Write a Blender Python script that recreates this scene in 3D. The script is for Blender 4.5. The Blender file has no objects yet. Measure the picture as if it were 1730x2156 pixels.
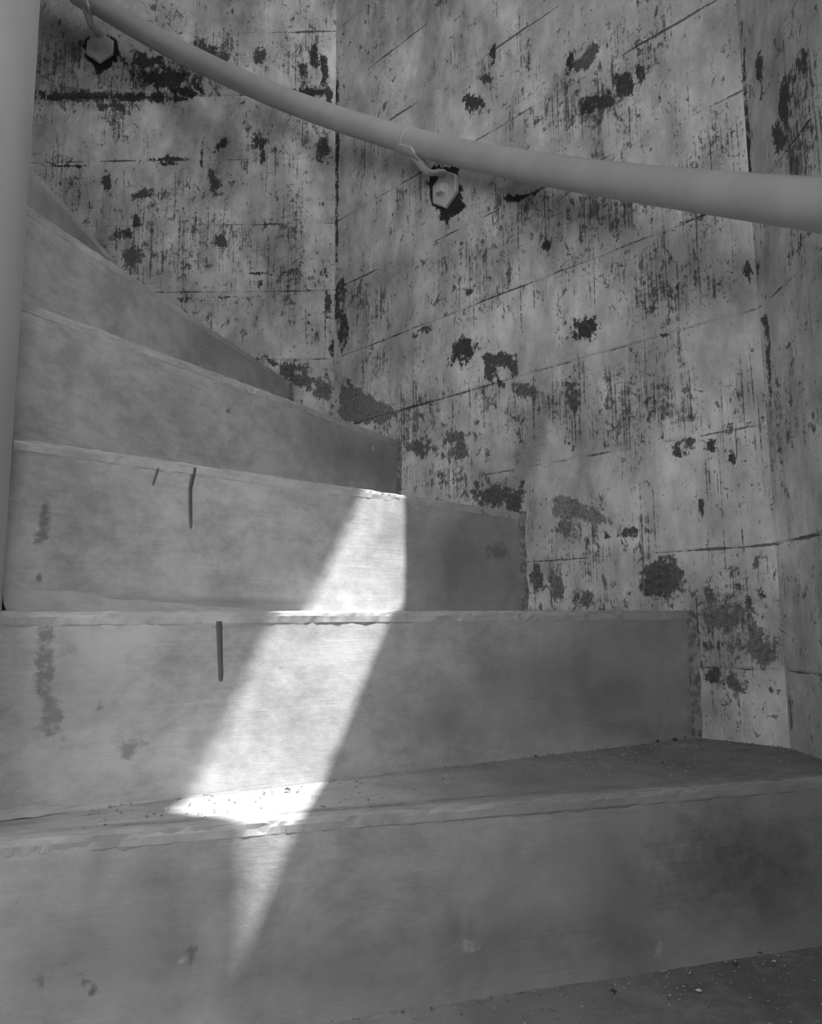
import bpy, math, random
import numpy as np
from mathutils import Matrix, Vector, noise

# ------------------------------------------------------------------ survey of the place (metres, radians)
W, H, FPX = 1730.0, 2156.0, 1641.5
PITCH, ROLL = 0.1385, -0.0074
ZO = 2.079                                   # camera height above the tower floor
CEN = np.array([-0.7276, 0.6371])            # tower axis
APO = 1.2538                                 # apothem of the octagon
AL = 0.7709                                  # outward direction of the north-east wall
OFF = -0.0585                                # risers run tangent to this small circle
RC = 0.35                                    # newel radius
HR = 0.19
PH1, DP = 0.5299, 0.252
DZ = {0: -.0104, 1: -.0073, 2: -.0062, 3: .003, 4: .0034, 5: .0022}
DPH = {0: .0106, 1: -.0089, 2: -.009, 3: .0062, 4: -.0024, 5: .0036}
Z1 = 0.0182
def phi(k): return PH1 + (k - 1) * DP + DPH.get(k, 0.0)
def zt(k): return ZO + Z1 + (k - 1) * HR + DZ.get(k, 0.0)
KMIN, KMAX = -9, 14
BOARD0, BOARD = ZO + 0.107, 0.1815           # formwork joints
ZTOP = 6.1
TH = 0.18                                    # wall thickness

# ------------------------------------------------------------------ camera
scn = bpy.context.scene
col = scn.collection
cam = bpy.data.cameras.new('camera'); camo = bpy.data.objects.new('camera', cam); col.objects.link(camo)
cam.sensor_fit = 'HORIZONTAL'; cam.sensor_width = 36.0; cam.lens = FPX / W * 36.0
cam.clip_start = 0.02
camo.matrix_world = Matrix.Translation((0, 0, ZO)) @ Matrix.Rotation(math.pi / 2 + PITCH, 4, 'X') @ Matrix.Rotation(ROLL, 4, 'Z')
scn.camera = camo

# ------------------------------------------------------------------ light
wd = bpy.data.worlds.new('sky'); scn.world = wd; wd.use_nodes = True
wd.node_tree.nodes['Background'].inputs[0].default_value = (1, 1, 1, 1)
wd.node_tree.nodes['Background'].inputs[1].default_value = 9.2
sl = bpy.data.lights.new('sun', 'SUN'); sl.energy = 12.0; sl.angle = math.radians(0.55)
so = bpy.data.objects.new('sun', sl); col.objects.link(so)
SAZ, SEL = math.radians(120), math.radians(65)
S = Vector((math.cos(SEL) * math.sin(SAZ), math.cos(SEL) * math.cos(SAZ), math.sin(SEL)))
so.rotation_euler = S.to_track_quat('Z', 'Y').to_euler(); so.location = S * 12
scn.view_settings.view_transform = 'Standard'; scn.view_settings.look = 'None'
scn.view_settings.exposure = 0.0; scn.view_settings.gamma = 1.0; scn.view_settings.use_curve_mapping = False

# ------------------------------------------------------------------ pixels to places (a pixel is a direction; the wall or riser gives the distance)
def ray(u, v):
    x, y = u - W / 2, v - H / 2
    X = (x * math.cos(ROLL) + y * math.sin(ROLL)) / FPX
    Y = (-x * math.sin(ROLL) + y * math.cos(ROLL)) / FPX
    return np.array([X, math.cos(PITCH) + Y * math.sin(PITCH), math.sin(PITCH) - Y * math.cos(PITCH)])
def fnorm(i):
    t = AL + i * math.pi / 4
    return np.array([math.cos(t), math.sin(t)])
HALF = APO * math.tan(math.pi / 8)
def on_wall(i, u, v):                         # -> (along, z) on facet i
    n = fnorm(i); r = ray(u, v); P = r * ((CEN @ n + APO) / (r[:2] @ n))
    return np.array([(P[:2] - CEN) @ np.array([-n[1], n[0]]), P[2] + ZO])
def on_riser(k, u, v):                        # -> (radial, z)
    d = np.array([math.cos(phi(k)), math.sin(phi(k))]); n = np.array([-d[1], d[0]])
    o = CEN + OFF * n; r = ray(u, v); P = r * ((o @ n) / (r[:2] @ n))
    return np.array([(P[:2] - o) @ d, P[2] + ZO])
def on_tread(k, u, v):
    r = ray(u, v); P = r * ((zt(k) - ZO) / r[2]); return P[:2]

def octa(o, d):                               # distance from o along d to the octagon
    best = 1e9
    for i in range(8):
        n = fnorm(i); q = d @ n
        if q > 1e-6: best = min(best, (APO - (o - CEN) @ n) / q)
    return best
def rline(a):
    d = np.array([math.cos(a), math.sin(a)]); n = np.array([-d[1], d[0]])
    return CEN + OFF * n, d
S_IN = math.sqrt(RC ** 2 - OFF ** 2)

# ------------------------------------------------------------------ helpers
def put(name, verts, faces, mat, parent=None, smooth=False, uv=None, attrs=None, loc=None):
    me = bpy.data.meshes.new(name)
    me.from_pydata([tuple(map(float, v)) for v in verts], [], faces)
    if uv is not None:
        lay = me.uv_layers.new(name='UVMap')
        li = np.empty(len(me.loops), dtype=np.int32); me.loops.foreach_get('vertex_index', li)
        lay.data.foreach_set('uv', np.asarray(uv, dtype=np.float32)[li].ravel())
    for an, av in (attrs or {}).items():
        at = me.attributes.new(an, 'FLOAT', 'POINT'); at.data.foreach_set('value', np.asarray(av, dtype=np.float32))
    if smooth: me.polygons.foreach_set('use_smooth', [True] * len(me.polygons))
    me.materials.append(mat); me.update()
    o = bpy.data.objects.new(name, me); col.objects.link(o)
    if loc is not None: o.location = loc
    if parent: o.parent = parent
    return o
def tag(o, label=None, cat=None, group=None, kind=None):
    for k, v in (('label', label), ('category', cat), ('group', group), ('kind', kind)):
        if v: o[k] = v
    return o
def empty(name, loc=(0, 0, 0)):
    o = bpy.data.objects.new(name, None); o.empty_display_size = .1; o.location = loc; col.objects.link(o); return o
def rel(verts, loc): return np.asarray(verts, float) - np.asarray(loc, float)
def nz(x, y, z, s=1.0): return noise.noise((x * s, y * s, z * s))

def field(q, blots):                          # q: N x 2 surface coords; blots: centre, axis a, axis b, tone, gain
    b = np.full(len(q), -1.0); t = np.zeros(len(q))
    for c, ax, ay, tone in blots:
        if ax is None:                        # polygon: signed distance over a rim width
            n = len(c); ins = np.zeros(len(q), bool); dm = np.full(len(q), 1e9)
            for j in range(n):
                p0, p1 = c[j], c[(j + 1) % n]; e = p1 - p0
                tt = np.clip(((q - p0) @ e) / (e @ e), 0, 1); dm = np.minimum(dm, np.linalg.norm(q - p0 - tt[:, None] * e, axis=1))
                cr = ((p0[1] > q[:, 1]) != (p1[1] > q[:, 1])) & (q[:, 0] < (p1[0] - p0[0]) * (q[:, 1] - p0[1]) / (p1[1] - p0[1] + 1e-12) + p0[0])
                ins ^= cr
            d = 1.0 - np.where(ins, dm, -dm) / ay
        else:
            M = np.linalg.inv(np.array([ax, ay]).T)
            d = np.linalg.norm((q - c) @ M.T, axis=1)
        f = np.clip(1.0 - d, -1, 1); m = f > b
        b = np.where(m, f, b); t = np.where(m, tone, t)
    return b, t
def blots_on(fn, rows):                       # rows: px, py, rx, ry, tilt degrees, tone
    out = []
    for (x, y, rx, ry, tl, tone) in rows:
        a = math.radians(tl); c = fn(x, y)
        ax = fn(x + math.cos(a), y + math.sin(a)) - c; ay = fn(x - math.sin(a), y + math.cos(a)) - c
        out.append((c, ax * rx, ay * ry, tone))
    return out
def soft(q, zones):                           # wear or painted-shade density 0..1
    w = np.zeros(len(q))
    for c, ax, ay, a in zones:
        M = np.linalg.inv(np.array([ax, ay]).T)
        d = np.linalg.norm((q - c) @ M.T, axis=1); w = np.maximum(w, a * np.exp(-d * d * 1.2))
    return w

# ------------------------------------------------------------------ materials
class NT:
    def __init__(s, name):
        s.m = bpy.data.materials.new(name); s.m.use_nodes = True; s.t = s.m.node_tree
        s.b = s.t.nodes['Principled BSDF']
    def n(s, typ, ins=(), **kw):
        nd = s.t.nodes.new(typ)
        for k, v in kw.items(): setattr(nd, k, v)
        for k, v in (ins.items() if isinstance(ins, dict) else enumerate(ins)):
            if v is None: continue
            if isinstance(v, bpy.types.NodeSocket): s.t.links.new(v, nd.inputs[k])
            else: nd.inputs[k].default_value = v
        return nd
    def mt(s, op, a, b=None, c=None, clamp=False):
        return s.n('ShaderNodeMath', [a, b, c], operation=op, use_clamp=clamp).outputs[0]
    def attr(s, name): return s.n('ShaderNodeAttribute', attribute_name=name).outputs['Fac']
    def vec(s, v, sc, ad=(0, 0, 0)):
        return s.n('ShaderNodeVectorMath', [v, sc, ad], operation='MULTIPLY_ADD').outputs[0]
    def noise(s, v, scale, detail=3, rough=.55, dist=0.0):
        return s.n('ShaderNodeTexNoise', {'Vector': v, 'Scale': scale, 'Detail': detail, 'Roughness': rough, 'Distortion': dist}).outputs['Fac']
    def step(s, x, lo, hi):
        return s.n('ShaderNodeMapRange', [x, lo, hi, 0.0, 1.0], interpolation_type='SMOOTHSTEP').outputs[0]
    def lin(s, x, lo, hi, a, b):
        return s.n('ShaderNodeMapRange', [x, lo, hi, a, b]).outputs[0]
    def mix(s, f, a, b):
        return s.n('ShaderNodeMix', {0: f, 2: a, 3: b}, data_type='FLOAT').outputs[0]
    def uv(s): return s.n('ShaderNodeUVMap', uv_map='UVMap').outputs[0]
    def pos(s): return s.n('ShaderNodeNewGeometry').outputs['Position']
    def out(s, val, rough=.9, bump=None, strength=.4, distance=.002, spec=.3):
        c = s.n('ShaderNodeCombineColor', [val, val, val]).outputs[0]
        s.t.links.new(c, s.b.inputs['Base Color'])
        if isinstance(rough, bpy.types.NodeSocket): s.t.links.new(rough, s.b.inputs['Roughness'])
        else: s.b.inputs['Roughness'].default_value = rough
        s.b.inputs['Specular IOR Level'].default_value = spec
        if bump is not None:
            bn = s.n('ShaderNodeBump', {'Strength': strength, 'Distance': distance, 'Height': bump}).outputs[0]
            s.t.links.new(bn, s.b.inputs['Normal'])
        return s.m

def wall_material():
    t = NT('worn_painted_concrete'); uv = t.uv()
    sep = t.n('ShaderNodeSeparateXYZ', [uv]); v = sep.outputs[1]
    blot, tone, wear_or_shade = t.attr('blot'), t.attr('tone'), t.attr('wear_or_shade')
    cloud = t.noise(uv, 3.5, 4); mid = t.noise(t.vec(uv, (22, 13, 1)), 1.0, 6, .65)
    paint = t.lin(t.mt('ADD', t.mt('MULTIPLY', cloud, .5), t.mt('MULTIPLY', mid, .5)), .39, .61, .38, .74)
    # how far the paint has worn, patch by patch
    pa = t.noise(t.vec(uv, (5.5, 4.0, 1), (7.7, 1.3, 0)), 1.0, 6, .66, .3)
    pb = t.noise(t.vec(uv, (21, 15, 1), (1.7, 6.3, 0)), 1.0, 5, .68, .3)
    w = t.mt('ADD', t.mt('MULTIPLY_ADD', wear_or_shade, .70, .21), t.mt('ADD', t.lin(pa, .38, .64, -.30, .38), t.lin(pb, .38, .64, -.26, .34)))
    w = t.mt('MAXIMUM', t.mt('MINIMUM', w, 1.0), 0.0)
    # brush and board-grain lines running up the wall
    st1 = t.noise(t.vec(uv, (215, 3.8, 1)), 1.0, 5, .66, .08)
    st2 = t.noise(t.vec(uv, (420, 9.0, 1), (3.1, 8.2, 0)), 1.0, 4, .65)
    brk = t.noise(t.vec(uv, (60, 90, 1), (2.2, 4.4, 0)), 1.0, 4, .7)
    th = t.lin(w, 0.0, 1.0, .665, .485)
    s1 = t.step(t.mt('ADD', st1, t.lin(brk, .38, .62, -.045, .045)), th, t.mt('ADD', th, .06))
    s2 = t.mt('MULTIPLY', t.step(t.mt('ADD', st2, t.lin(brk, .38, .62, -.045, .045)), t.mt('ADD', th, .01), t.mt('ADD', th, .11)), .75)
    streak = t.mt('MAXIMUM', s1, s2)
    # flakes and specks
    sp = t.noise(t.vec(uv, (62, 38, 1)), 1.0, 6, .74, .5)
    spm = t.step(sp, t.lin(w, 0, 1, .645, .505), t.lin(w, 0, 1, .665, .54))
    sp3 = t.step(t.noise(t.vec(uv, (190, 120, 1), (5, 5, 0)), 1.0, 4, .65), t.lin(w, 0, 1, .66, .55), t.lin(w, 0, 1, .69, .60))
    flake = t.mt('MAXIMUM', spm, t.mt('MULTIPLY', sp3, .8))
    # bare patches
    rag = t.noise(t.vec(uv, (40, 30, 1), (2, 9, 0)), 1.0, 8, .78)
    rag2 = t.noise(t.vec(uv, (260, 34, 1)), 1.0, 4, .65)
    bm = t.mt('ADD', blot, t.mt('ADD', t.lin(rag, .36, .64, -.75, .55), t.lin(rag2, .36, .64, -.12, .12)))
    bmask = t.step(bm, .06, .22)
    # board joints
    fr = t.mt('FRACT', t.mt('DIVIDE', t.mt('SUBTRACT', t.mt('ADD', v, t.lin(t.noise(t.vec(uv, (14, 2, 1)), 1.0, 5, .7), 0, 1, -.004, .004)), BOARD0 - BOARD * 40.5), BOARD))
    dj = t.mt('SUBTRACT', .5, t.mt('ABSOLUTE', t.mt('SUBTRACT', fr, .5)))
    dj = t.mt('SUBTRACT', .5, dj)
    jn = t.noise(t.vec(uv, (5, 4, 1), (1, 1, 0)), 1.0, 7, .75)
    jw = t.lin(jn, .46, .64, .0, .022)
    jm = t.step(t.mt('SUBTRACT', jw, dj), .0, .006)
    wornv = t.lin(t.noise(uv, 90, 4), .38, .62, .04, .13)
    val = t.mix(t.mt('MULTIPLY', flake, .82), paint, wornv)
    val = t.mix(t.mt('MULTIPLY', streak, .80), val, wornv)
    bare = t.mt('MULTIPLY', tone, t.lin(t.noise(uv, 140, 5, .75), .34, .66, .5, 1.5))
    val = t.mix(bmask, val, bare)
    val = t.mix(t.mt('MULTIPLY', jm, .8), val, .06)
    smear = t.lin(t.noise(t.vec(uv, (9, 3, 1), (4, 4, 0)), 1.0, 5, .6), .42, .62, 1.0, .62)
    val = t.mt('MULTIPLY', val, smear)
    hgt = t.mt('SUBTRACT', t.lin(t.noise(uv, 45, 5), 0, 1, 0, .6), t.mt('ADD', t.mt('MULTIPLY', streak, .3), t.mt('ADD', t.mt('MULTIPLY', flake, .4), t.mt('MULTIPLY', bmask, .6))))
    return t.out(val, .85, hgt, .45, .0016)

def step_material(name, lo, hi, grain):
    t = NT(name); uv = t.uv()
    blot, tone, wear_or_shade = t.attr('blot'), t.attr('tone'), t.attr('wear_or_shade')
    cloud = t.noise(uv, 6.5, 7, .62, .2); small = t.noise(t.vec(uv, (30, 42, 1)), 1.0, 8, .70, .12)
    fine = t.noise(t.vec(uv, grain), 1.0, 4, .6, .3)
    gmask = t.step(t.noise(t.vec(uv, (6, 16, 1), (6, 6, 0)), 1.0, 4), .42, .68)
    drag = t.noise(t.vec(uv, (14, 5, 1), (3, 3, 0)), 1.0, 4)
    f = t.mt('ADD', t.mt('MULTIPLY', cloud, .45), t.mt('ADD', t.mt('MULTIPLY', small, .38), t.mt('MULTIPLY', drag, .17)))
    val = t.lin(f, .41, .59, lo, hi)
    fl = t.lin(fine, .36, .64, -.05, .05)
    val = t.mt('MULTIPLY', val, t.mt('ADD', 1.0, t.mt('MULTIPLY', fl, t.mt('ADD', .25, gmask))))
    val = t.mt('MULTIPLY', val, t.lin(t.mt('MULTIPLY', wear_or_shade, t.lin(small, .38, .62, .5, 1.35)), 0, 1, 1.0, .45))
    pits = t.step(t.noise(t.vec(uv, (70, 90, 1)), 1.0, 3, .5), .76, .80)
    val = t.mix(t.mt('MULTIPLY', pits, .4), val, .09)
    lite = t.step(t.noise(t.vec(uv, (30, 66, 1), (9, 2, 0)), 1.0, 6, .7), .64, .78)
    val = t.mix(t.mt('MULTIPLY', lite, .3), val, .46)
    rag = t.noise(t.vec(uv, (52, 64, 1), (2, 9, 0)), 1.0, 7, .75)
    bm = t.step(t.mt('ADD', blot, t.lin(rag, .25, .75, -.9, .7)), -.05, .55)
    val = t.mix(t.mt('MULTIPLY', bm, .8), val, tone)
    hgt = t.mt('ADD', t.mt('MULTIPLY', t.mt('MULTIPLY', fine, gmask), .3), t.mt('ADD', t.mt('MULTIPLY', small, .9), t.mt('MULTIPLY', bm, -.2)))
    return t.out(val, .8, hgt, .5, .0022)

def plain_material(name, lo, hi, rough=.6, scale=12, bump=.2, spec=.4, dist=.001):
    t = NT(name); p = t.pos()
    f = t.noise(p, scale, 5); val = t.lin(f, .38, .62, lo, hi)
    return t.out(val, rough, t.noise(p, scale * 9, 4), bump, dist, spec)

M_WALL = wall_material()
M_RISER = step_material('trowelled_grey_cement', .25, .43, (9, 330, 1))
M_NOSE = step_material('cement_nosing', .29, .45, (30, 120, 1))
M_MORTAR = plain_material('rough_mortar', .16, .38, .95, 90, .9, .2, .004)
M_NEWEL = plain_material('smooth_painted_plaster', .40, .46, .6, 5, .1)
M_RAIL = plain_material('grey_pipe_paint', .36, .41, .42, 14, .12, .5)
M_IRON = plain_material('grey_painted_iron', .40, .47, .5, 25, .25, .5)
M_DRIP = plain_material('dark_run_stain', .075, .11, .5, 40, .1)
M_GRIT = plain_material('grit', .10, .35, .95, 120, .5)
M_DARK = plain_material('dark_crumb', .04, .10, .95, 90, .5)
M_CHIP = plain_material('pale_paint_chip', .45, .6, .8, 60, .3)
M_FLOOR = plain_material('floor_cement', .24, .32, .9, 8, .4)
M_CEIL = plain_material('ceiling_whitewash', .40, .5, .9, 8, .3)
M_WOOD = plain_material('grey_painted_timber', .35, .42, .6, 20, .2)

# ------------------------------------------------------------------ the tower walls
NAMES = {1: 'wall_north', 0: 'wall_northeast', -1: 'wall_east', -2: 'wall_southeast', -3: 'wall_south', -4: 'wall_southwest', 3: 'wall_west', 2: 'wall_northwest'}
WLAB = {1: 'worn pale painted concrete wall behind the top steps', 0: 'scratched pale painted concrete wall with sloping stair ends below',
        -1: 'concrete wall with a window high above the stair', -2: 'painted concrete wall of the stair tower', -3: 'painted concrete wall of the stair tower',
        -4: 'painted concrete wall of the stair tower', 3: 'painted concrete wall of the stair tower', 2: 'painted concrete wall of the stair tower'}
# openings: along0, along1, z0, z1
OPEN = {-1: (-.380, .322, ZO + 1.376, ZO + 2.205)}
OPEN[-2] = (-.46, .00, ZO + .22, ZO + 1.25)  # unseen opening added behind the camera to let in fill light
OPEN[-3] = (-.02, .46, ZO + .15, ZO + 1.20)  # second added opening, out of view, placed for its fill light
BL = {}
BL[0] = [(709,330,6,270,0,.06),(711,640,6,90,0,.07),(975,740,36,32,0,.06),(1232,696,32,28,0,.055),(1205,692,9,26,25,.08),(1050,800,8,24,-25,.08),
 (1196,135,10,38,8,.05),(995,216,26,26,0,.06),(1022,165,18,12,0,.08),(1038,118,9,26,0,.06),(1262,212,34,26,0,.07),(1312,178,30,34,0,.065),(1345,150,14,30,0,.07),(1232,228,14,22,0,.06),
 (1130,258,9,16,5,.12),(1080,418,17,11,0,.04),(1110,412,26,5,-20,.06),(1150,515,12,12,0,.05),(1160,545,4,18,-15,.05),
 (1045,1042,60,34,10,.12),(1088,1062,22,48,0,.11),
 (1500,940,24,20,0,.085),(1430,948,16,22,0,.085),(1452,930,18,12,0,.11),(1545,968,9,28,-18,.085),(1476,1062,8,24,0,.12),(1325,1122,24,14,0,.09),(1276,1126,8,16,0,.085),(1330,930,10,10,0,.10),
 (735,830,22,34,0,.12),(722,690,12,56,0,.07),(722,610,8,30,0,.08),(1200,830,24,34,0,.12),(1205,855,10,26,0,.11),(1100,820,30,18,20,.12),(885,700,30,8,-25,.10),(990,614,22,7,-40,.08),(1235,646,4,14,10,.05),
 (1540,1300,70,36,0,.17),(1600,1360,50,40,0,.16),(1500,1425,22,22,0,.10),(1545,1440,26,26,0,.14),(1620,1455,22,12,0,.10),(1490,1250,20,16,0,.12),(1600,1250,9,9,0,.06),(1575,1265,12,12,0,.08),(1602,1285,6,16,0,.06),
 (1170,1230,26,40,0,.16),(1130,1210,14,40,0,.13),(1230,1260,30,20,0,.16),(960,920,40,16,0,.14),(880,940,40,24,20,.15),(968,945,18,26,0,.14),(1190,1110,30,24,0,.15),
 (1540,590,5,22,0,.08),(1572,572,9,28,0,.10),(1530,630,22,6,-10,.07),(1575,650,10,7,0,.06),(1400,705,12,8,0,.1),(1230,395,9,16,20,.07)]
BL[1] = [(345,165,80,26,0,.045),(310,130,50,24,0,.06),(395,192,44,16,0,.03),(170,202,150,12,0,.06),(300,205,120,12,0,.05),(235,225,44,12,0,.09),(645,193,62,10,0,.05),
 (430,105,26,22,0,.07),(470,130,22,26,0,.08),(660,120,12,34,0,.06),(682,150,10,50,0,.055),(640,150,14,24,0,.07),(545,118,16,20,0,.09),(690,200,12,30,0,.06),(682,318,18,32,0,.08),(545,300,18,22,0,.06),(552,335,7,26,0,.06),(465,305,26,9,-45,.07),
 (352,335,44,5,0,.05),(350,345,30,4,5,.04),(352,335,4,32,-10,.05),(425,335,3,40,0,.05),(288,466,12,18,-20,.07),(258,492,26,14,0,.06),(300,408,28,14,-15,.09),(225,385,12,22,0,.10),(275,545,26,30,0,.13),(150,350,70,4,2,.05),(450,385,14,30,-15,.09),
 (465,510,18,18,0,.09),(550,572,40,4,-8,.05),(470,628,40,4,-3,.05),(600,628,60,3,0,.05),(548,600,7,10,0,.06),(645,690,4,16,15,.05),(683,575,10,14,0,.05),(690,640,8,40,0,.09),(700,735,10,20,0,.06),(610,790,26,40,0,.10),(640,800,30,30,0,.13),(680,820,24,36,0,.15),(585,770,40,7,30,.1),(100,260,3,10,0,.05),(390,630,22,5,0,.06),(680,430,6,8,0,.07)]
PL = {}                                      # patches with a traced outline: outline pixels, rim width, tone
PL[1] = [([(176,78),(252,74),(256,120),(246,134),(224,150),(205,160),(188,144),(174,118)], .016, .022)]
PL[0] = [([(902,348),(966,343),(976,400),(980,440),(958,458),(938,482),(924,456),(908,440),(900,400)], .016, .03), ([(1165,1030),(1235,1062),(1318,1104),(1275,1108),(1215,1102),(1160,1085)], .012, .21), ([(714,806),(748,810),(850,868),(805,895),(714,892)], .014, .19),
 ([(1385,1163),(1415,1165),(1440,1208),(1455,1255),(1405,1266),(1318,1256),(1345,1218),(1362,1180)], .022, .115),
 ([(1010,748),(1062,738),(1092,742),(1094,792),(1074,798),(1062,772),(1042,776),(1036,806),(1018,806)], .016, .085),
 ([(1246,88),(1272,88),(1258,118),(1232,150),(1208,152),(1198,138)], .016, .12)]
WZ = {}
WZ[0] = [(1350,430,170,70,0,.75),(1390,600,130,80,0,.85),(1290,850,170,90,0,.8),(1060,850,130,70,0,.6),(1260,200,150,90,0,.75),(1400,230,110,90,0,.5),(1080,440,120,60,0,.5),(930,640,140,70,-20,.5),(900,560,120,40,-20,.35),(960,1000,140,60,0,.55),(1200,1130,110,80,0,.5),
 (1500,1330,120,130,0,.6),(1470,1480,80,60,0,.5),(790,640,60,120,0,.3),(1150,690,100,50,0,.45),(1430,800,80,80,0,.5),(1000,140,120,50,-25,.35),(760,820,80,60,0,.45),(900,880,120,30,-15,.5)]
WZ[1] = [(320,160,150,50,0,1.25),(200,205,170,26,0,1.0),(240,240,70,30,0,.9),(640,190,80,20,0,.9),(640,140,90,80,0,.8),(450,120,90,60,0,.7),(150,130,90,60,0,.55),(300,400,200,60,0,.5),(360,560,160,90,0,.55),(520,660,140,70,0,.6),(540,330,60,60,0,.5),(660,640,60,160,0,.5),(430,480,160,60,0,.5),(200,290,120,40,0,.35),(660,300,40,60,0,.5),(600,780,90,40,0,.6)]
WZ[-1] = [(1680,300,50,130,0,.7),(1640,220,20,120,0,.6),(1690,550,40,160,0,.4)]
BL[-1] = [(1574,300,6,260,-3,.07),(1612,720,5,200,-4,.10),(1655,215,18,70,8,.09),(1690,130,10,40,0,.09),(1640,290,18,30,0,.1),(1600,150,10,60,0,.08),(1612,690,6,26,0,.1),(1660,730,8,12,0,.09)]

rng = random.Random(4)
def axis(a, b, step, cuts):
    pts = [a] + sorted(c for c in cuts if a < c < b) + [b]; out = []
    for p, q in zip(pts[:-1], pts[1:]):
        n = max(1, int(math.ceil((q - p) / step))); out += [p + (q - p) * j / n for j in range(n)]
    return out + [b]
for i in range(-4, 4):
    n = fnorm(i); tdir = np.array([-n[1], n[0]]); hero = i in (0, 1, -1)
    op = OPEN.get(i)
    us = axis(-HALF, HALF, .011 if hero else .05, (op[0], op[1]) if op else ())
    lo, hi = ZO - .5, ZO + 1.75
    zs = set()
    cuts = [lo, hi] + ([op[2], op[3]] if op else [])
    for a, b, st in ((0, lo, .06), (lo, hi, .0105 if hero else .06), (hi, ZTOP, .06)):
        zs.update(axis(a, b, st, cuts))
    J = [BOARD0 + BOARD * j for j in range(-12, 24) if .05 < BOARD0 + BOARD * j < ZTOP - .05]
    for zj in J: zs.update((zj - .004, zj, zj + .004))
    zs = sorted(zs)
    us = np.array(us); zs = np.array(zs); nu, nzz = len(us), len(zs)
    dep = {j: rng.uniform(-.0009, .0009) for j in range(-60, 60)}
    V = np.empty((nzz, nu, 3))
    for r, z in enumerate(zs):
        bj = (z - BOARD0) / BOARD; jb = math.floor(bj + 1e-6); edge = abs(bj - round(bj)) * BOARD
        base = dep[jb] if edge > .001 else max(dep[jb], dep[jb - 1]) + .0012
        for c, u in enumerate(us):
            q = CEN + n * APO + tdir * u
            d = base * (1.0 if -HALF + .004 < u < HALF - .004 else 0.0)
            if hero: d += .0016 * nz(u * 5, z * 4, i * 3.7) + .0008 * nz(u * 19, z * 15, i)
            if abs(u) > HALF - .004: d = 0
            if op and (abs(u - op[0]) < 1e-6 or abs(u - op[1]) < 1e-6 or abs(z - op[2]) < 1e-6 or abs(z - op[3]) < 1e-6): d = 0
            q = q + n * d
            V[r, c] = (q[0], q[1], z)
    faces = []
    for r in range(nzz - 1):
        for c in range(nu - 1):
            if op and op[0] - 1e-6 <= us[c] and us[c + 1] <= op[1] + 1e-6 and op[2] - 1e-6 <= zs[r] and zs[r + 1] <= op[3] + 1e-6: continue
            a = r * nu + c; faces.append((a, a + nu, a + nu + 1, a + 1))
    verts = V.reshape(-1, 3); U, Zg = np.meshgrid(us, zs); Q = np.stack([U.ravel(), Zg.ravel()], 1)
    fn = lambda x, y, i=i: on_wall(i, x, y)
    b, tn = field(Q, blots_on(fn, BL.get(i, [])) + [(np.array([fn(*p) for p in pl]), None, rim, tone) for pl, rim, tone in PL.get(i, [])])
    wr = soft(Q, blots_on(fn, WZ.get(i, []))) if i in WZ else np.full(len(Q), .35)
    uvs = Q + np.array([i * 7.31, 0])
    # outer shell, reveals
    N0 = len(verts); ex = []; ef = []
    def add(p4):
        s = N0 + len(ex); ex.extend(p4); ef.append((s, s + 1, s + 2, s + 3))
    def P(u, z, o):
        q = CEN + n * (APO + o) + tdir * u; return (q[0], q[1], z)
    ho = (APO + TH) * math.tan(math.pi / 8)
    ux = [-ho] + ([op[0], op[1]] if op else []) + [ho]; zx = [0.0] + ([op[2], op[3]] if op else []) + [ZTOP]
    for a in range(len(ux) - 1):
        for c in range(len(zx) - 1):
            if op and a == 1 and c == 1: continue
            add([P(ux[a], zx[c], TH), P(ux[a + 1], zx[c], TH), P(ux[a + 1], zx[c + 1], TH), P(ux[a], zx[c + 1], TH)])
    add([P(-HALF, ZTOP, 0), P(HALF, ZTOP, 0), P(ho, ZTOP, TH), P(-ho, ZTOP, TH)])
    add([P(-HALF, 0, 0), P(HALF, 0, 0), P(ho, 0, TH), P(-ho, 0, TH)])
    if op:
        a, c, z0, z1 = op
        add([P(a, z0, 0), P(c, z0, 0), P(c, z0, TH), P(a, z0, TH)]); add([P(a, z1, 0), P(c, z1, 0), P(c, z1, TH), P(a, z1, TH)])
        add([P(a, z0, 0), P(a, z1, 0), P(a, z1, TH), P(a, z0, TH)]); add([P(c, z0, 0), P(c, z1, 0), P(c, z1, TH), P(c, z0, TH)])
    verts = np.vstack([verts, np.array(ex)]); m = len(ex)
    uvs = np.vstack([uvs, np.array([[e[0] + 30, e[2]] for e in ex])])
    o = put(NAMES[i], verts, faces + ef, M_WALL, uv=uvs, attrs={'blot': np.r_[b, np.full(m, -1)], 'tone': np.r_[tn, np.zeros(m)], 'wear_or_shade': np.r_[wr, np.full(m, .3)]})
    tag(o, WLAB[i], 'wall', kind='structure')

def octagon(r, z): return [(CEN[0] + r * math.cos(AL + (j + .5) * math.pi / 4), CEN[1] + r * math.sin(AL + (j + .5) * math.pi / 4), z) for j in range(8)]
def slab(name, z0, z1, mat, label, cat):
    r = (APO + TH) / math.cos(math.pi / 8)
    v = octagon(r, z0) + octagon(r, z1)
    f = [tuple(reversed(range(8))), tuple(range(8, 16))] + [(j, (j + 1) % 8, 8 + (j + 1) % 8, 8 + j) for j in range(8)]
    tag(put(name, v, f, mat), label, cat, kind='structure')
slab('floor', -.15, 0, M_FLOOR, 'bare cement floor at the foot of the stair tower', 'floor')
slab('ceiling', ZTOP, ZTOP + .15, M_CEIL, 'whitewashed ceiling slab over the stair tower', 'ceiling')

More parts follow.
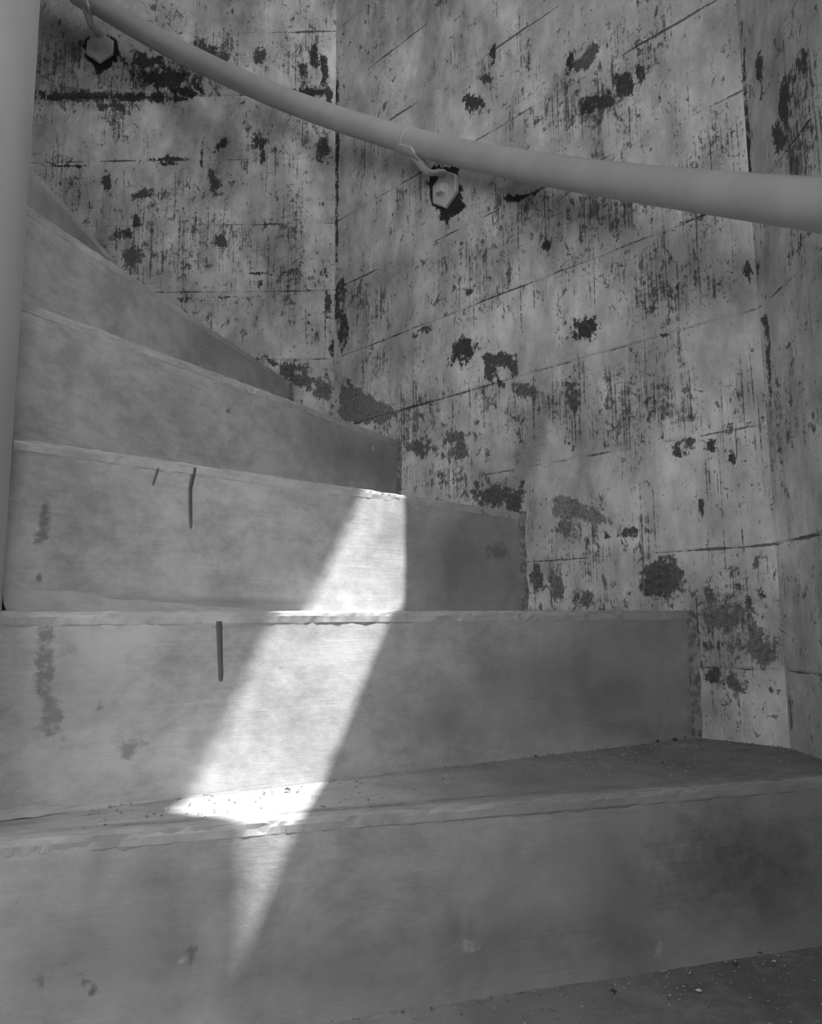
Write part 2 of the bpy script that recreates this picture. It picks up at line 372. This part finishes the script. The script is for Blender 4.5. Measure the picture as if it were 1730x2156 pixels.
# ------------------------------------------------------------------ newel
nv, nf = [], []
zl = [0.0] + [j * .25 for j in range(1, 24)] + [ZTOP]; NS = 96
for z in zl:
    for j in range(NS):
        a = 2 * math.pi * j / NS; r = RC + .0012 * nz(math.cos(a) * 2, math.sin(a) * 2, z * 1.5)
        nv.append((CEN[0] + r * math.cos(a), CEN[1] + r * math.sin(a), z))
for r in range(len(zl) - 1):
    for j in range(NS): nf.append((r * NS + j, r * NS + (j + 1) % NS, (r + 1) * NS + (j + 1) % NS, (r + 1) * NS + j))
nf += [tuple(reversed(range(NS))), tuple((len(zl) - 1) * NS + j for j in range(NS))]
base = (CEN[0], CEN[1], 0)
tag(put('newel_column', rel(nv, base), nf, M_NEWEL, smooth=True, loc=base), 'smooth pale round newel column that the stair winds around', 'column')

# ------------------------------------------------------------------ stair
stair = empty('spiral_staircase', (CEN[0], CEN[1], 0))
tag(stair, 'grey cement spiral staircase with tall risers and worn nosings', 'staircase')
BASE = np.array([CEN[0], CEN[1], 0.0])
RB = {   # blots on risers
 0: [(620,1890,3,3,0,.1),(175,2060,30,10,35,.09),(200,2085,16,16,40,.08),(400,2010,26,26,0,.12),(385,2020,16,14,0,.42),(985,1990,34,16,0,.40),(1385,1995,12,34,0,.36),(80,2060,14,40,0,.14)],
 1: [(95,1400,26,120,0,.15),(110,1520,34,60,10,.17),(150,1370,14,16,0,.15),(210,1490,16,20,0,.15),(275,1570,34,30,-20,.18),(235,1310,70,24,0,.42),],
 2: [(95,1090,16,40,0,.12),(88,1130,20,30,0,.13),(82,1215,10,20,0,.14),(140,1150,30,24,0,.38),(1050,1160,30,26,0,.14),(280,1277,90,7,3,.13),(430,1272,60,5,0,.14)],
 3: [(330,780,5,5,0,.05),(480,866,6,9,0,.07),(785,945,6,8,0,.45)],
}
RW = {0: [(200,2000,330,190,0,.42),(700,2060,300,120,0,.42),(955,1945,18,60,-8,.8),(995,1950,26,40,0,.7),(1440,1985,90,40,0,.6),(400,2000,40,60,0,.5),(205,1830,30,120,15,.5),(1240,1720,40,60,0,.3),(1560,1820,380,240,0,.95),(1250,1980,380,110,0,.7),(1100,1850,320,200,0,.30),(300,1850,120,80,0,.3),(200,1980,40,60,0,.3),(560,1960,30,60,0,.3)], 1: [(930,1520,60,40,0,.6),(1320,1530,120,30,0,.6),(1070,1530,200,40,0,.4),(1345,1380,14,60,-10,.5),(210,1490,30,40,0,.4),(1250,1450,260,110,0,.6),(1350,1350,160,140,0,.45),(180,1450,120,120,0,.25)],  # riser smears; the broad zones paint shade on lowest riser and wall ends
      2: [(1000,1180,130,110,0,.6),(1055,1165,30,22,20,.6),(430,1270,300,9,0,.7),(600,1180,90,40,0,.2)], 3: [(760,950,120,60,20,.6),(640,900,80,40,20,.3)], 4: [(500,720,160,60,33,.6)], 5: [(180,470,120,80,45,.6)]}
def rdisp(s, z, k): return .0022 * nz(s * 4, z * 5, k * 2.3) + .0008 * nz(s * 17, z * 21, k)
steps = {}
for k in range(KMIN, KMAX + 1):
    hero = -2 <= k <= 6
    z1, z0 = zt(k), (zt(k - 1) if k > KMIN else 0.0); zb = max(0.0, z0 - .07)
    o0, d0 = rline(phi(k)); smax = octa(o0, d0)
    rs = .008 if hero else .06
    ss = np.linspace(S_IN, smax, int((smax - S_IN) / rs) + 2)
    zz = np.concatenate([[zb], np.linspace(z0, z1, int(HR / (.008 if hero else .06)) + 2)]) if zb < z0 else np.linspace(z0, z1, 20)
    verts, uvs, faces = [], [], []
    q = []
    for z in zz:
        for s in ss:
            p = o0 + d0 * s; p3 = np.array([p[0], p[1], z]); nrm = np.array([d0[1], -d0[0], 0])
            wgt = rdisp(s, z, k) * min(1, (z1 - z) / .03)
            p3 = p3 + nrm * (wgt if z < z1 - 1e-6 else 0)
            verts.append(p3); uvs.append((s + k * 3.17, z)); q.append((s, z))
    ns = len(ss)
    for r in range(len(zz) - 1):
        for c in range(ns - 1):
            a = r * ns + c; faces.append((a, a + 1, a + ns + 1, a + ns))
    nr = len(verts)
    b, tn = field(np.array(q), blots_on(lambda x, y, k=k: on_riser(k, x, y), RB.get(k, [])))
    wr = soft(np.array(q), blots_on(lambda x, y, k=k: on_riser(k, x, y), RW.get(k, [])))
    # tread, fan of lines between this riser and the next
    ang = [phi(k) + (phi(k + 1) - phi(k)) * j / (14 if hero else 4) for j in range((14 if hero else 4) + 1)]
    for j in range(8):
        ca = AL + (j + .5) * math.pi / 4; cp = CEN + APO / math.cos(math.pi / 8) * np.array([math.cos(ca), math.sin(ca)])
        # line angle passing through the corner
        R = np.linalg.norm(cp - CEN); a = ca - math.asin(OFF / R)
        a = (a - phi(k) + math.pi) % (2 * math.pi) - math.pi + phi(k)
        if phi(k) < a < phi(k + 1): ang.append(a)
    ang = sorted(ang); nt = 60 if hero else 14; t0 = nr
    for a in ang:
        o, d = rline(a); sm = octa(o, d)
        for j in range(nt + 1):
            s = S_IN + (sm - S_IN) * j / nt; p = o + d * s
            inside = 0 < (a - phi(k)) / (phi(k + 1) - phi(k)) < 1
            verts.append(np.array([p[0], p[1], z1 + (.0022 * nz(p[0] * 6, p[1] * 6, k) if inside else 0)])); uvs.append((s + k * 3.17 + 1.5, a * .75))
    for r in range(len(ang) - 1):
        for c in range(nt):
            a = t0 + r * (nt + 1) + c; faces.append((a, a + 1, a + nt + 2, a + nt + 1))
    tw = np.clip((np.array([u[0] for u in uvs[t0:]]) - k * 3.17 - 1.5 - .62) / .5, 0, 1) * {0: .75, -1: 1.1}.get(k, .4)   # dirt and painted-in shade deepen towards the wall
    m0 = len(verts)
    # underside and the two curved sides and the back
    for zz2 in (z1, zb):
        for a in ang:
            o, d = rline(a)
            for s in (S_IN, octa(o, d)):
                p = o + d * s; verts.append(np.array([p[0], p[1], zz2])); uvs.append((s, a))
    na = len(ang)
    for r in range(na - 1):
        T, Bm = m0 + 2 * r, m0 + 2 * na + 2 * r
        faces += [(Bm, Bm + 2, Bm + 3, Bm + 1), (T, Bm, Bm + 2, T + 2)[::-1], (T + 1, Bm + 1, Bm + 3, T + 3)]
    T, Bm = m0 + 2 * (na - 1), m0 + 2 * na + 2 * (na - 1)
    faces.append((T, Bm, Bm + 1, T + 1))
    ext = len(verts) - nr
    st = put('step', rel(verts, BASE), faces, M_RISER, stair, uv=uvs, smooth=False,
             attrs={'blot': np.r_[b, np.full(ext, -1)], 'tone': np.r_[tn, np.zeros(ext)], 'wear_or_shade': np.r_[wr, tw, np.zeros(ext - len(tw))]})
    steps[k] = st
    # nosing: rounded, chipped bar along the front edge
    nrm = np.array([d0[1], -d0[0]])
    prof = [(-.0012, -.016), (.0008, -.012), (.0014, -.005), (.0012, -.001), (-.0008, .0007), (-.006, .0013), (-.014, .0016), (-.018, .0008), (-.0205, -.0002), (-.023, .0018), (-.027, .0018), (-.030, -.001)]
    nn = 300 if hero else 16
    nvv, nuv, nff = [], [], []
    for j in range(nn + 1):
        s = S_IN + .004 + (smax - S_IN - .006) * j / nn; p = o0 + d0 * s
        for c, (fw, up) in enumerate(prof):
            e = .0005 * nz(s * 7, c * .35, k * 1.9) + .0010 * nz(s * 45, c * .9, k) + .0010 * nz(s * 110, c * 1.7, k) if hero else 0
            chip = max(0, nz(s * 26 + 3, c * .5, k * 4.1) + .4 * nz(s * 90, c, k) - .22) * (.005 if k <= 0 else .004) if hero else 0
            x = p + nrm * (fw + (e - chip) * (1 if c < 5 else .3)); y = z1 + up + (e * .6 - chip * .8 if 2 <= c <= 9 else 0)
            nvv.append((x[0], x[1], y)); nuv.append((s + k * 3.17 + .7, c * .008))
    sj = S_IN + .004 + (smax - S_IN - .006) * np.arange(nn + 1) / nn
    fw_ = np.interp(sj, ss, wr[-ns:]) * (1.0 if k <= 0 else .55); tw_ = np.clip((sj - .62) / .5, 0, 1) * {0: .75, -1: 1.1}.get(k, .4); gv = 1.0 if k <= 0 else .4  # nosing carries on the painted shade of its riser and tread
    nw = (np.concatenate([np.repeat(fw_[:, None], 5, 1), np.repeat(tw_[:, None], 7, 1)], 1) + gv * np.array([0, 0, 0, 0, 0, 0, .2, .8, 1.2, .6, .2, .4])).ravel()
    L = len(prof)
    for j in range(nn):
        for c in range(L - 1): a = j * L + c; nff.append((a, a + L, a + L + 1, a + 1))
    nff += [tuple(range(L)), tuple(reversed(range(nn * L, nn * L + L)))]
    put('nosing', rel(nvv, BASE), nff, M_NOSE, st, smooth=False, uv=nuv, attrs={'blot': np.full(len(nvv), -1), 'tone': np.zeros(len(nvv)), 'wear_or_shade': nw})
    # mortar fillet up the wall end of the riser
    if hero:
        mv, mf = [], []; nn = 44
        for j in range(nn + 1):
            z = z0 + (z1 + .002 - z0) * j / nn
            wa = .002 + .006 * abs(nz(z * 26, k, 3)); wb = .001 + .008 * max(0, nz(z * 19, k + 7, 1) + .1)
            for s, fw in ((smax - wa - .006, .0005), (smax - wa * .6, .003 + .0015 * nz(z * 50, k, 8)), (smax - .002, .005 + .002 * nz(z * 40, k, 5)), (smax - .001, .006 + wb), (smax + .004, .008 + wb)):
                o_, d_ = o0 + nrm * fw, d0
                lim = octa(o_, d_) - .0006
                p = o_ + d_ * min(s, lim if s < smax + .003 else lim + .004); mv.append((p[0], p[1], z))
        for j in range(nn):
            for c in range(4): a = j * 5 + c; mf.append((a, a + 1, a + 6, a + 5))
        put('mortar_fillet', rel(mv, BASE), mf, M_MORTAR, st, smooth=True)

# lumpy mortar smeared along the foot of two risers near the newel
def smear(k, x0, x1, y, hgt):
    o0, d0 = rline(phi(k)); nrm = np.array([d0[1], -d0[0]])
    s0, s1 = S_IN, on_riser(k, x1, y)[0]; z0 = zt(k - 1); vv, uu, ff = [], [], []; n = 150
    for j in range(n + 1):
        f = j / n; s = s0 + (s1 - s0) * f
        hh = max(.0012, hgt * (1 - f) ** 1.6 * (1 + .35 * nz(s * 22, k, 2)) + .004 * max(0, nz(s * 40, k, 6) + .15) * (1 - f))
        for a, b_ in ((0, 1), (.12, .93), (.35, .62), (.6, .3), (.85, .1), (1.15, 0)):
            q = .0018 * nz(s * 60, a * 5, k) * min(1, hh * 100)
            p = o0 + d0 * s + nrm * (.001 + a * hh * .9 + q); vv.append((p[0], p[1], z0 + .0005 + b_ * hh + q * (1 if a else 0))); uu.append((s + k, a * .05))
    for j in range(n):
        for c in range(5): a = j * 6 + c; ff.append((a, a + 6, a + 7, a + 1))
    m = len(vv)
    put('mortar_patch', rel(vv, BASE), ff, M_NOSE, steps[k], uv=uu, attrs={'blot': np.full(m, -1), 'tone': np.zeros(m), 'wear_or_shade': np.full(m, .15)})
smear(2, 68, 720, 1285, .030)
smear(3, 68, 420, 960, .014)
smear(1, 68, 500, 1675, .010)

# dark paint runs below the nosings
def drip(k, pts, w):
    o0, d0 = rline(phi(k)); nrm = np.array([d0[1], -d0[0]])
    c = [on_riser(k, x, y) for x, y in pts]; P = []
    for a, b_ in zip(c[:-1], c[1:]): P += [a + (b_ - a) * t / 6 for t in range(6)]
    P.append(c[-1]); vv, ff = [], []
    for j, (s, z) in enumerate(P):
        ww = w * (1.12 - .25 * j / len(P)) * (1 if j < len(P) - 1 else .7)
        for e, h_ in ((-1, -.0006), (-.7, .0007), (0, .0011), (.7, .0007), (1, -.0006)):
            p = o0 + d0 * (s + e * ww) + nrm * (h_ + rdisp(s, z, k) * min(1, (zt(k) - z) / .03) + .0018 * max(0, 1 - (zt(k) - z) / .02)); vv.append((p[0], p[1], z))
    for j in range(len(P) - 1):
        for e in range(4): a = j * 5 + e; ff.append((a, a + 5, a + 6, a + 1))
    d = put('paint_run', rel(vv, BASE), ff, M_DRIP, steps[k], smooth=True); d['label'] = 'dark run stain down the riser'
drip(2, [(409, 985), (401, 1030), (402, 1112)], .0034)
drip(2, [(333, 985), (326, 1008), (322, 1022)], .0016)
drip(1, [(461, 1308), (463, 1370), (465, 1434)], .0036)

# ------------------------------------------------------------------ handrail
RR, RAD = 1.165, .0272
def rail_pt(a): return np.array([CEN[0] + RR * math.cos(a), CEN[1] + RR * math.sin(a), ZO + .738 + (a - phi(1)) * HR / DP])
hand = empty('handrail', tuple(BASE)); tag(hand, 'grey painted pipe handrail curving up along the concrete walls', 'handrail')
def sweep(pts, radii, ns=20, cap=True):
    pts = [np.asarray(p, float) for p in pts]; v, f = [], []
    up = np.array([0, 0, 1.0]); prev = None
    for j, p in enumerate(pts):
        t = pts[min(j + 1, len(pts) - 1)] - pts[max(j - 1, 0)]; t /= np.linalg.norm(t)
        x = np.cross(t, up) if prev is None else prev - t * (prev @ t)
        if np.linalg.norm(x) < 1e-6: x = np.array([1.0, 0, 0])
        x /= np.linalg.norm(x); y = np.cross(x, t); prev = x
        r = radii[j] if hasattr(radii, '__len__') else radii
        rx, ry = r if hasattr(r, '__len__') else (r, r)
        for i in range(ns): a = 2 * math.pi * i / ns; v.append(p + x * rx * math.cos(a) + y * ry * math.sin(a))
    for j in range(len(pts) - 1):
        for i in range(ns): f.append((j * ns + i, j * ns + (i + 1) % ns, (j + 1) * ns + (i + 1) % ns, (j + 1) * ns + i))
    if cap: f += [tuple(reversed(range(ns))), tuple((len(pts) - 1) * ns + i for i in range(ns))]
    return v, f
a0, a1 = math.radians(-88), math.radians(200)
v, f = sweep([rail_pt(a0 + (a1 - a0) * j / 150) for j in range(151)], RAD, 32)
put('rail', rel(v, BASE), f, M_RAIL, hand, smooth=True)
def ring(a):
    v, f = sweep([rail_pt(a + e) for e in (-.0032, -.0026, 0, .0026, .0032)], [RAD - .001, RAD + .0007, RAD + .0011, RAD + .0007, RAD - .001], 32)
    put('weld_seam', rel(v, BASE), f, M_RAIL, hand, smooth=True)
ring(math.radians(51.2)); ring(math.radians(-39))

def bracket(i, ang_deg):
    a = math.radians(ang_deg); n = fnorm(i); tdir = np.array([-n[1], n[0]])
    rp = rail_pt(a); u = (rp[:2] - CEN) @ tdir; gap = APO - (rp[:2] - CEN) @ n
    c = CEN + n * APO + tdir * u; zc = rp[2] - .071
    def L(du, out, dz): q = c - n * out + tdir * du; return np.array([q[0], q[1], zc + dz])
    # curved arm from the top of the plate out and up to the saddle under the pipe
    path = [(0.004, .030), (.016, .034), (.030, .030), (.044, .022), (.058, .018), (.072, .021), (gap - .012, .030), (gap - .004, .038), (gap, .0445)]
    rad = [(.013, .008), (.012, .0075), (.010, .0065), (.0095, .006), (.0095, .006), (.0095, .006), (.010, .0065), (.012, .008), (.015, .010)]
    v, f = sweep([L(0, o_, z_) for o_, z_ in path], rad, 16)
    ar = put('bracket', rel(v, BASE), f, M_IRON, hand, smooth=True)
    # elongated hexagonal wall plate with bevelled rim
    W2, HT, HS = .035, .044, .0195
    hexp = [(0, HT), (W2, HS), (W2, -HS), (0, -HT), (-W2, -HS), (-W2, HS)]
    pv, pf = [], []
    for sc, out in ((1, -.003), (1, .0075), (.93, .0105)):
        for (x, y) in hexp: pv.append(L(x * sc, out, y * sc))
    for r in range(2):
        for j in range(6): pf.append((r * 6 + j, r * 6 + (j + 1) % 6, r * 6 + 6 + (j + 1) % 6, r * 6 + 6 + j))
    pf += [tuple(range(12, 18)), tuple(reversed(range(6)))]
    put('wall_plate', rel(pv, BASE), pf, M_IRON, ar)
    # square-headed bolt on a low washer
    bv, bf = [], []
    for rr, out in ((.016, .0100), (.014, .0135)):
        for j in range(20): t = 2 * math.pi * j / 20; bv.append(L(rr * math.cos(t), out, -.004 + rr * math.sin(t)))
    bf += [(j, (j + 1) % 20, 20 + (j + 1) % 20, 20 + j) for j in range(20)] + [tuple(range(20, 40))]
    q = len(bv)
    for hs, out in ((.0100, .013), (.0095, .0245), (.0078, .0265)):
        for dx, dy in ((-1, -1), (1, -1), (1, 1), (-1, 1)):
            rt = .15; bv.append(L(hs * (dx * math.cos(rt) - dy * math.sin(rt)), out, -.004 + hs * (dx * math.sin(rt) + dy * math.cos(rt))))
    for r in range(2): bf += [(q + r * 4 + j, q + r * 4 + (j + 1) % 4, q + r * 4 + 4 + (j + 1) % 4, q + r * 4 + 4 + j) for j in range(4)]
    bf.append(tuple(range(q + 8, q + 12)))
    put('bolt', rel(bv, BASE), bf, M_IRON, ar)
    # saddle that cups the pipe
    sv, sf = [], []; tn = (rail_pt(a + .01) - rail_pt(a - .01)); tn /= np.linalg.norm(tn)
    sx = np.cross(tn, (0, 0, 1)); sx /= np.linalg.norm(sx); sy = np.cross(sx, tn)
    for e in (-.030, -.021, .021, .030):
        for rr in (RAD - .001, RAD + .0055):
            for j in range(9):
                w = .95 if abs(e) < .022 else .55; t = -math.pi / 2 + w * (j / 4 - 1)
                sv.append(rp + tn * e + sx * rr * math.cos(t) + sy * rr * math.sin(t))
    for e in range(3):
        for j in range(8):
            for o_ in (0, 9): A = e * 18 + o_ + j; sf.append((A, A + 1, A + 19, A + 18))
        for j in (0, 8): A = e * 18 + j; sf.append((A, A + 9, A + 27, A + 18))
    for e in (0, 3):
        for j in range(8): A = e * 18 + j; sf.append((A, A + 1, A + 10, A + 9))
    put('saddle', rel(sv, BASE), sf, M_IRON, ar)
for i, ad in ((0, 50.4), (1, 94.6), (-1, 2.6), (2, 139.5), (-2, -39.6)): bracket(i, ad)

# ------------------------------------------------------------------ window high in the east wall, and two unseen ones added for fill light
def wframe(i, name, label):
    n = fnorm(i); tdir = np.array([-n[1], n[0]]); a, c, z0, z1 = OPEN[i]; w = .03
    root = empty(name, (*(CEN + n * APO + tdir * (a + c) / 2), z0)); tag(root, label, 'window', kind='structure')
    lo = np.array(root.location)
    for nm, (u0, u1, y0, y1) in (('jamb', (a - w, a, z0, z1)), ('jamb', (c, c + w, z0, z1)), ('head', (a - w, c + w, z1, z1 + w)), ('sill', (a - w, c + w, z0 - w, z0))):
        vv = []
        for o_ in (TH, TH + .03):
            for u, z in ((u0, y0), (u1, y0), (u1, y1), (u0, y1)):
                q = CEN + n * (APO + o_) + tdir * u; vv.append((q[0], q[1], z))
        put(nm, rel(vv, lo), [(0, 1, 2, 3), (7, 6, 5, 4), (0, 4, 5, 1), (1, 5, 6, 2), (2, 6, 7, 3), (3, 7, 4, 0)], M_WOOD, root)
wframe(-1, 'window_1', 'open unglazed window in the east wall above the stair')
wframe(-2, 'added_window_2', 'added narrow open window in the southeast wall, unseen, for fill light')

wframe(-3, 'added_window_3', 'added narrow open window in the south wall, unseen, for fill light')

# ------------------------------------------------------------------ grit and crumbs on the two treads in view
def crumb(r, sd):
    g = random.Random(sd); V = []
    for (x, y, z) in ((1, 0, 0), (-1, 0, 0), (0, 1, 0), (0, -1, 0), (0, 0, 1), (0, 0, -.4)):
        s = r * g.uniform(.6, 1.2); V.append((x * s, y * s, z * s * .6))
    F = [(0, 2, 4), (2, 1, 4), (1, 3, 4), (3, 0, 4), (2, 0, 5), (1, 2, 5), (3, 1, 5), (0, 3, 5)]
    return V, F
for k, cnt in ((0, 650), (-1, 900)):
    g = random.Random(50 + k); vv, ff = [], []
    for j in range(cnt):
        a = phi(k) + (phi(k + 1) - phi(k)) * (1 - g.random() ** 2 * .8 - .02); o, d = rline(a); sm = octa(o, d)
        s = sm - (sm - S_IN) * g.random() ** 1.8 * .9 - .008; p = o + d * s
        V, F = crumb(g.uniform(.0007, .0024), j); q = len(vv)
        vv += [(x + p[0], y + p[1], z + zt(k) + .0018) for x, y, z in V]; ff += [tuple(q + e for e in t) for t in F]
    tag(put('grit', vv, ff, M_GRIT), 'scattered fine grit on the tread ' + ('below the lowest riser' if k < 0 else 'along the foot of a riser'), 'grit', kind='stuff')
CR = [(0, 1128, 1598, .0042, 0), (0, 1385, 1566, .0052, 0), (0, 1420, 1562, .006, 0), (0, 1440, 1556, .006, 0), (0, 1530, 1558, .006, 0), (0, 605, 1668, .004, 0), (0, 1395, 1612, .004, 0), (0, 1570, 1585, .004, 0),
      (-1, 1548, 2036, .0042, 0), (-1, 1290, 2094, .0048, 0), (-1, 1472, 2092, .0042, 1), (-1, 1600, 2012, .0030, 0), (-1, 1630, 2030, .0030, 1)]
CL = ['small dark mortar crumb lying in the patch of sunlight on the tread', 'small dark mortar crumb at the middle of the riser foot, outside the sunlight',
      'dark mortar crumb in the corner where riser, tread and wall meet', 'small dark mortar crumb out on the shaded tread near the wall', 'small dark mortar crumb on the gritty lowest tread']
for j, (k, x, y, r, c) in enumerate(CR):
    p = on_tread(k, x, y); V, F = crumb(r, 200 + j)
    o = put('paint_chip' if c else 'mortar_crumb', V, F, M_CHIP if c else M_DARK, loc=(p[0], p[1], zt(k) + .003))
    if c: tag(o, ('larger ' if r > .004 else 'tiny ') + 'pale flake of paint lying on the gritty lower tread', 'chip', 'pale paint flakes')
    else: tag(o, CL[0] if x < 700 else CL[1] if x < 1200 else CL[2] if k == 0 and y < 1570 else CL[3] if k == 0 else CL[4], 'crumb', 'mortar crumbs on the treads')
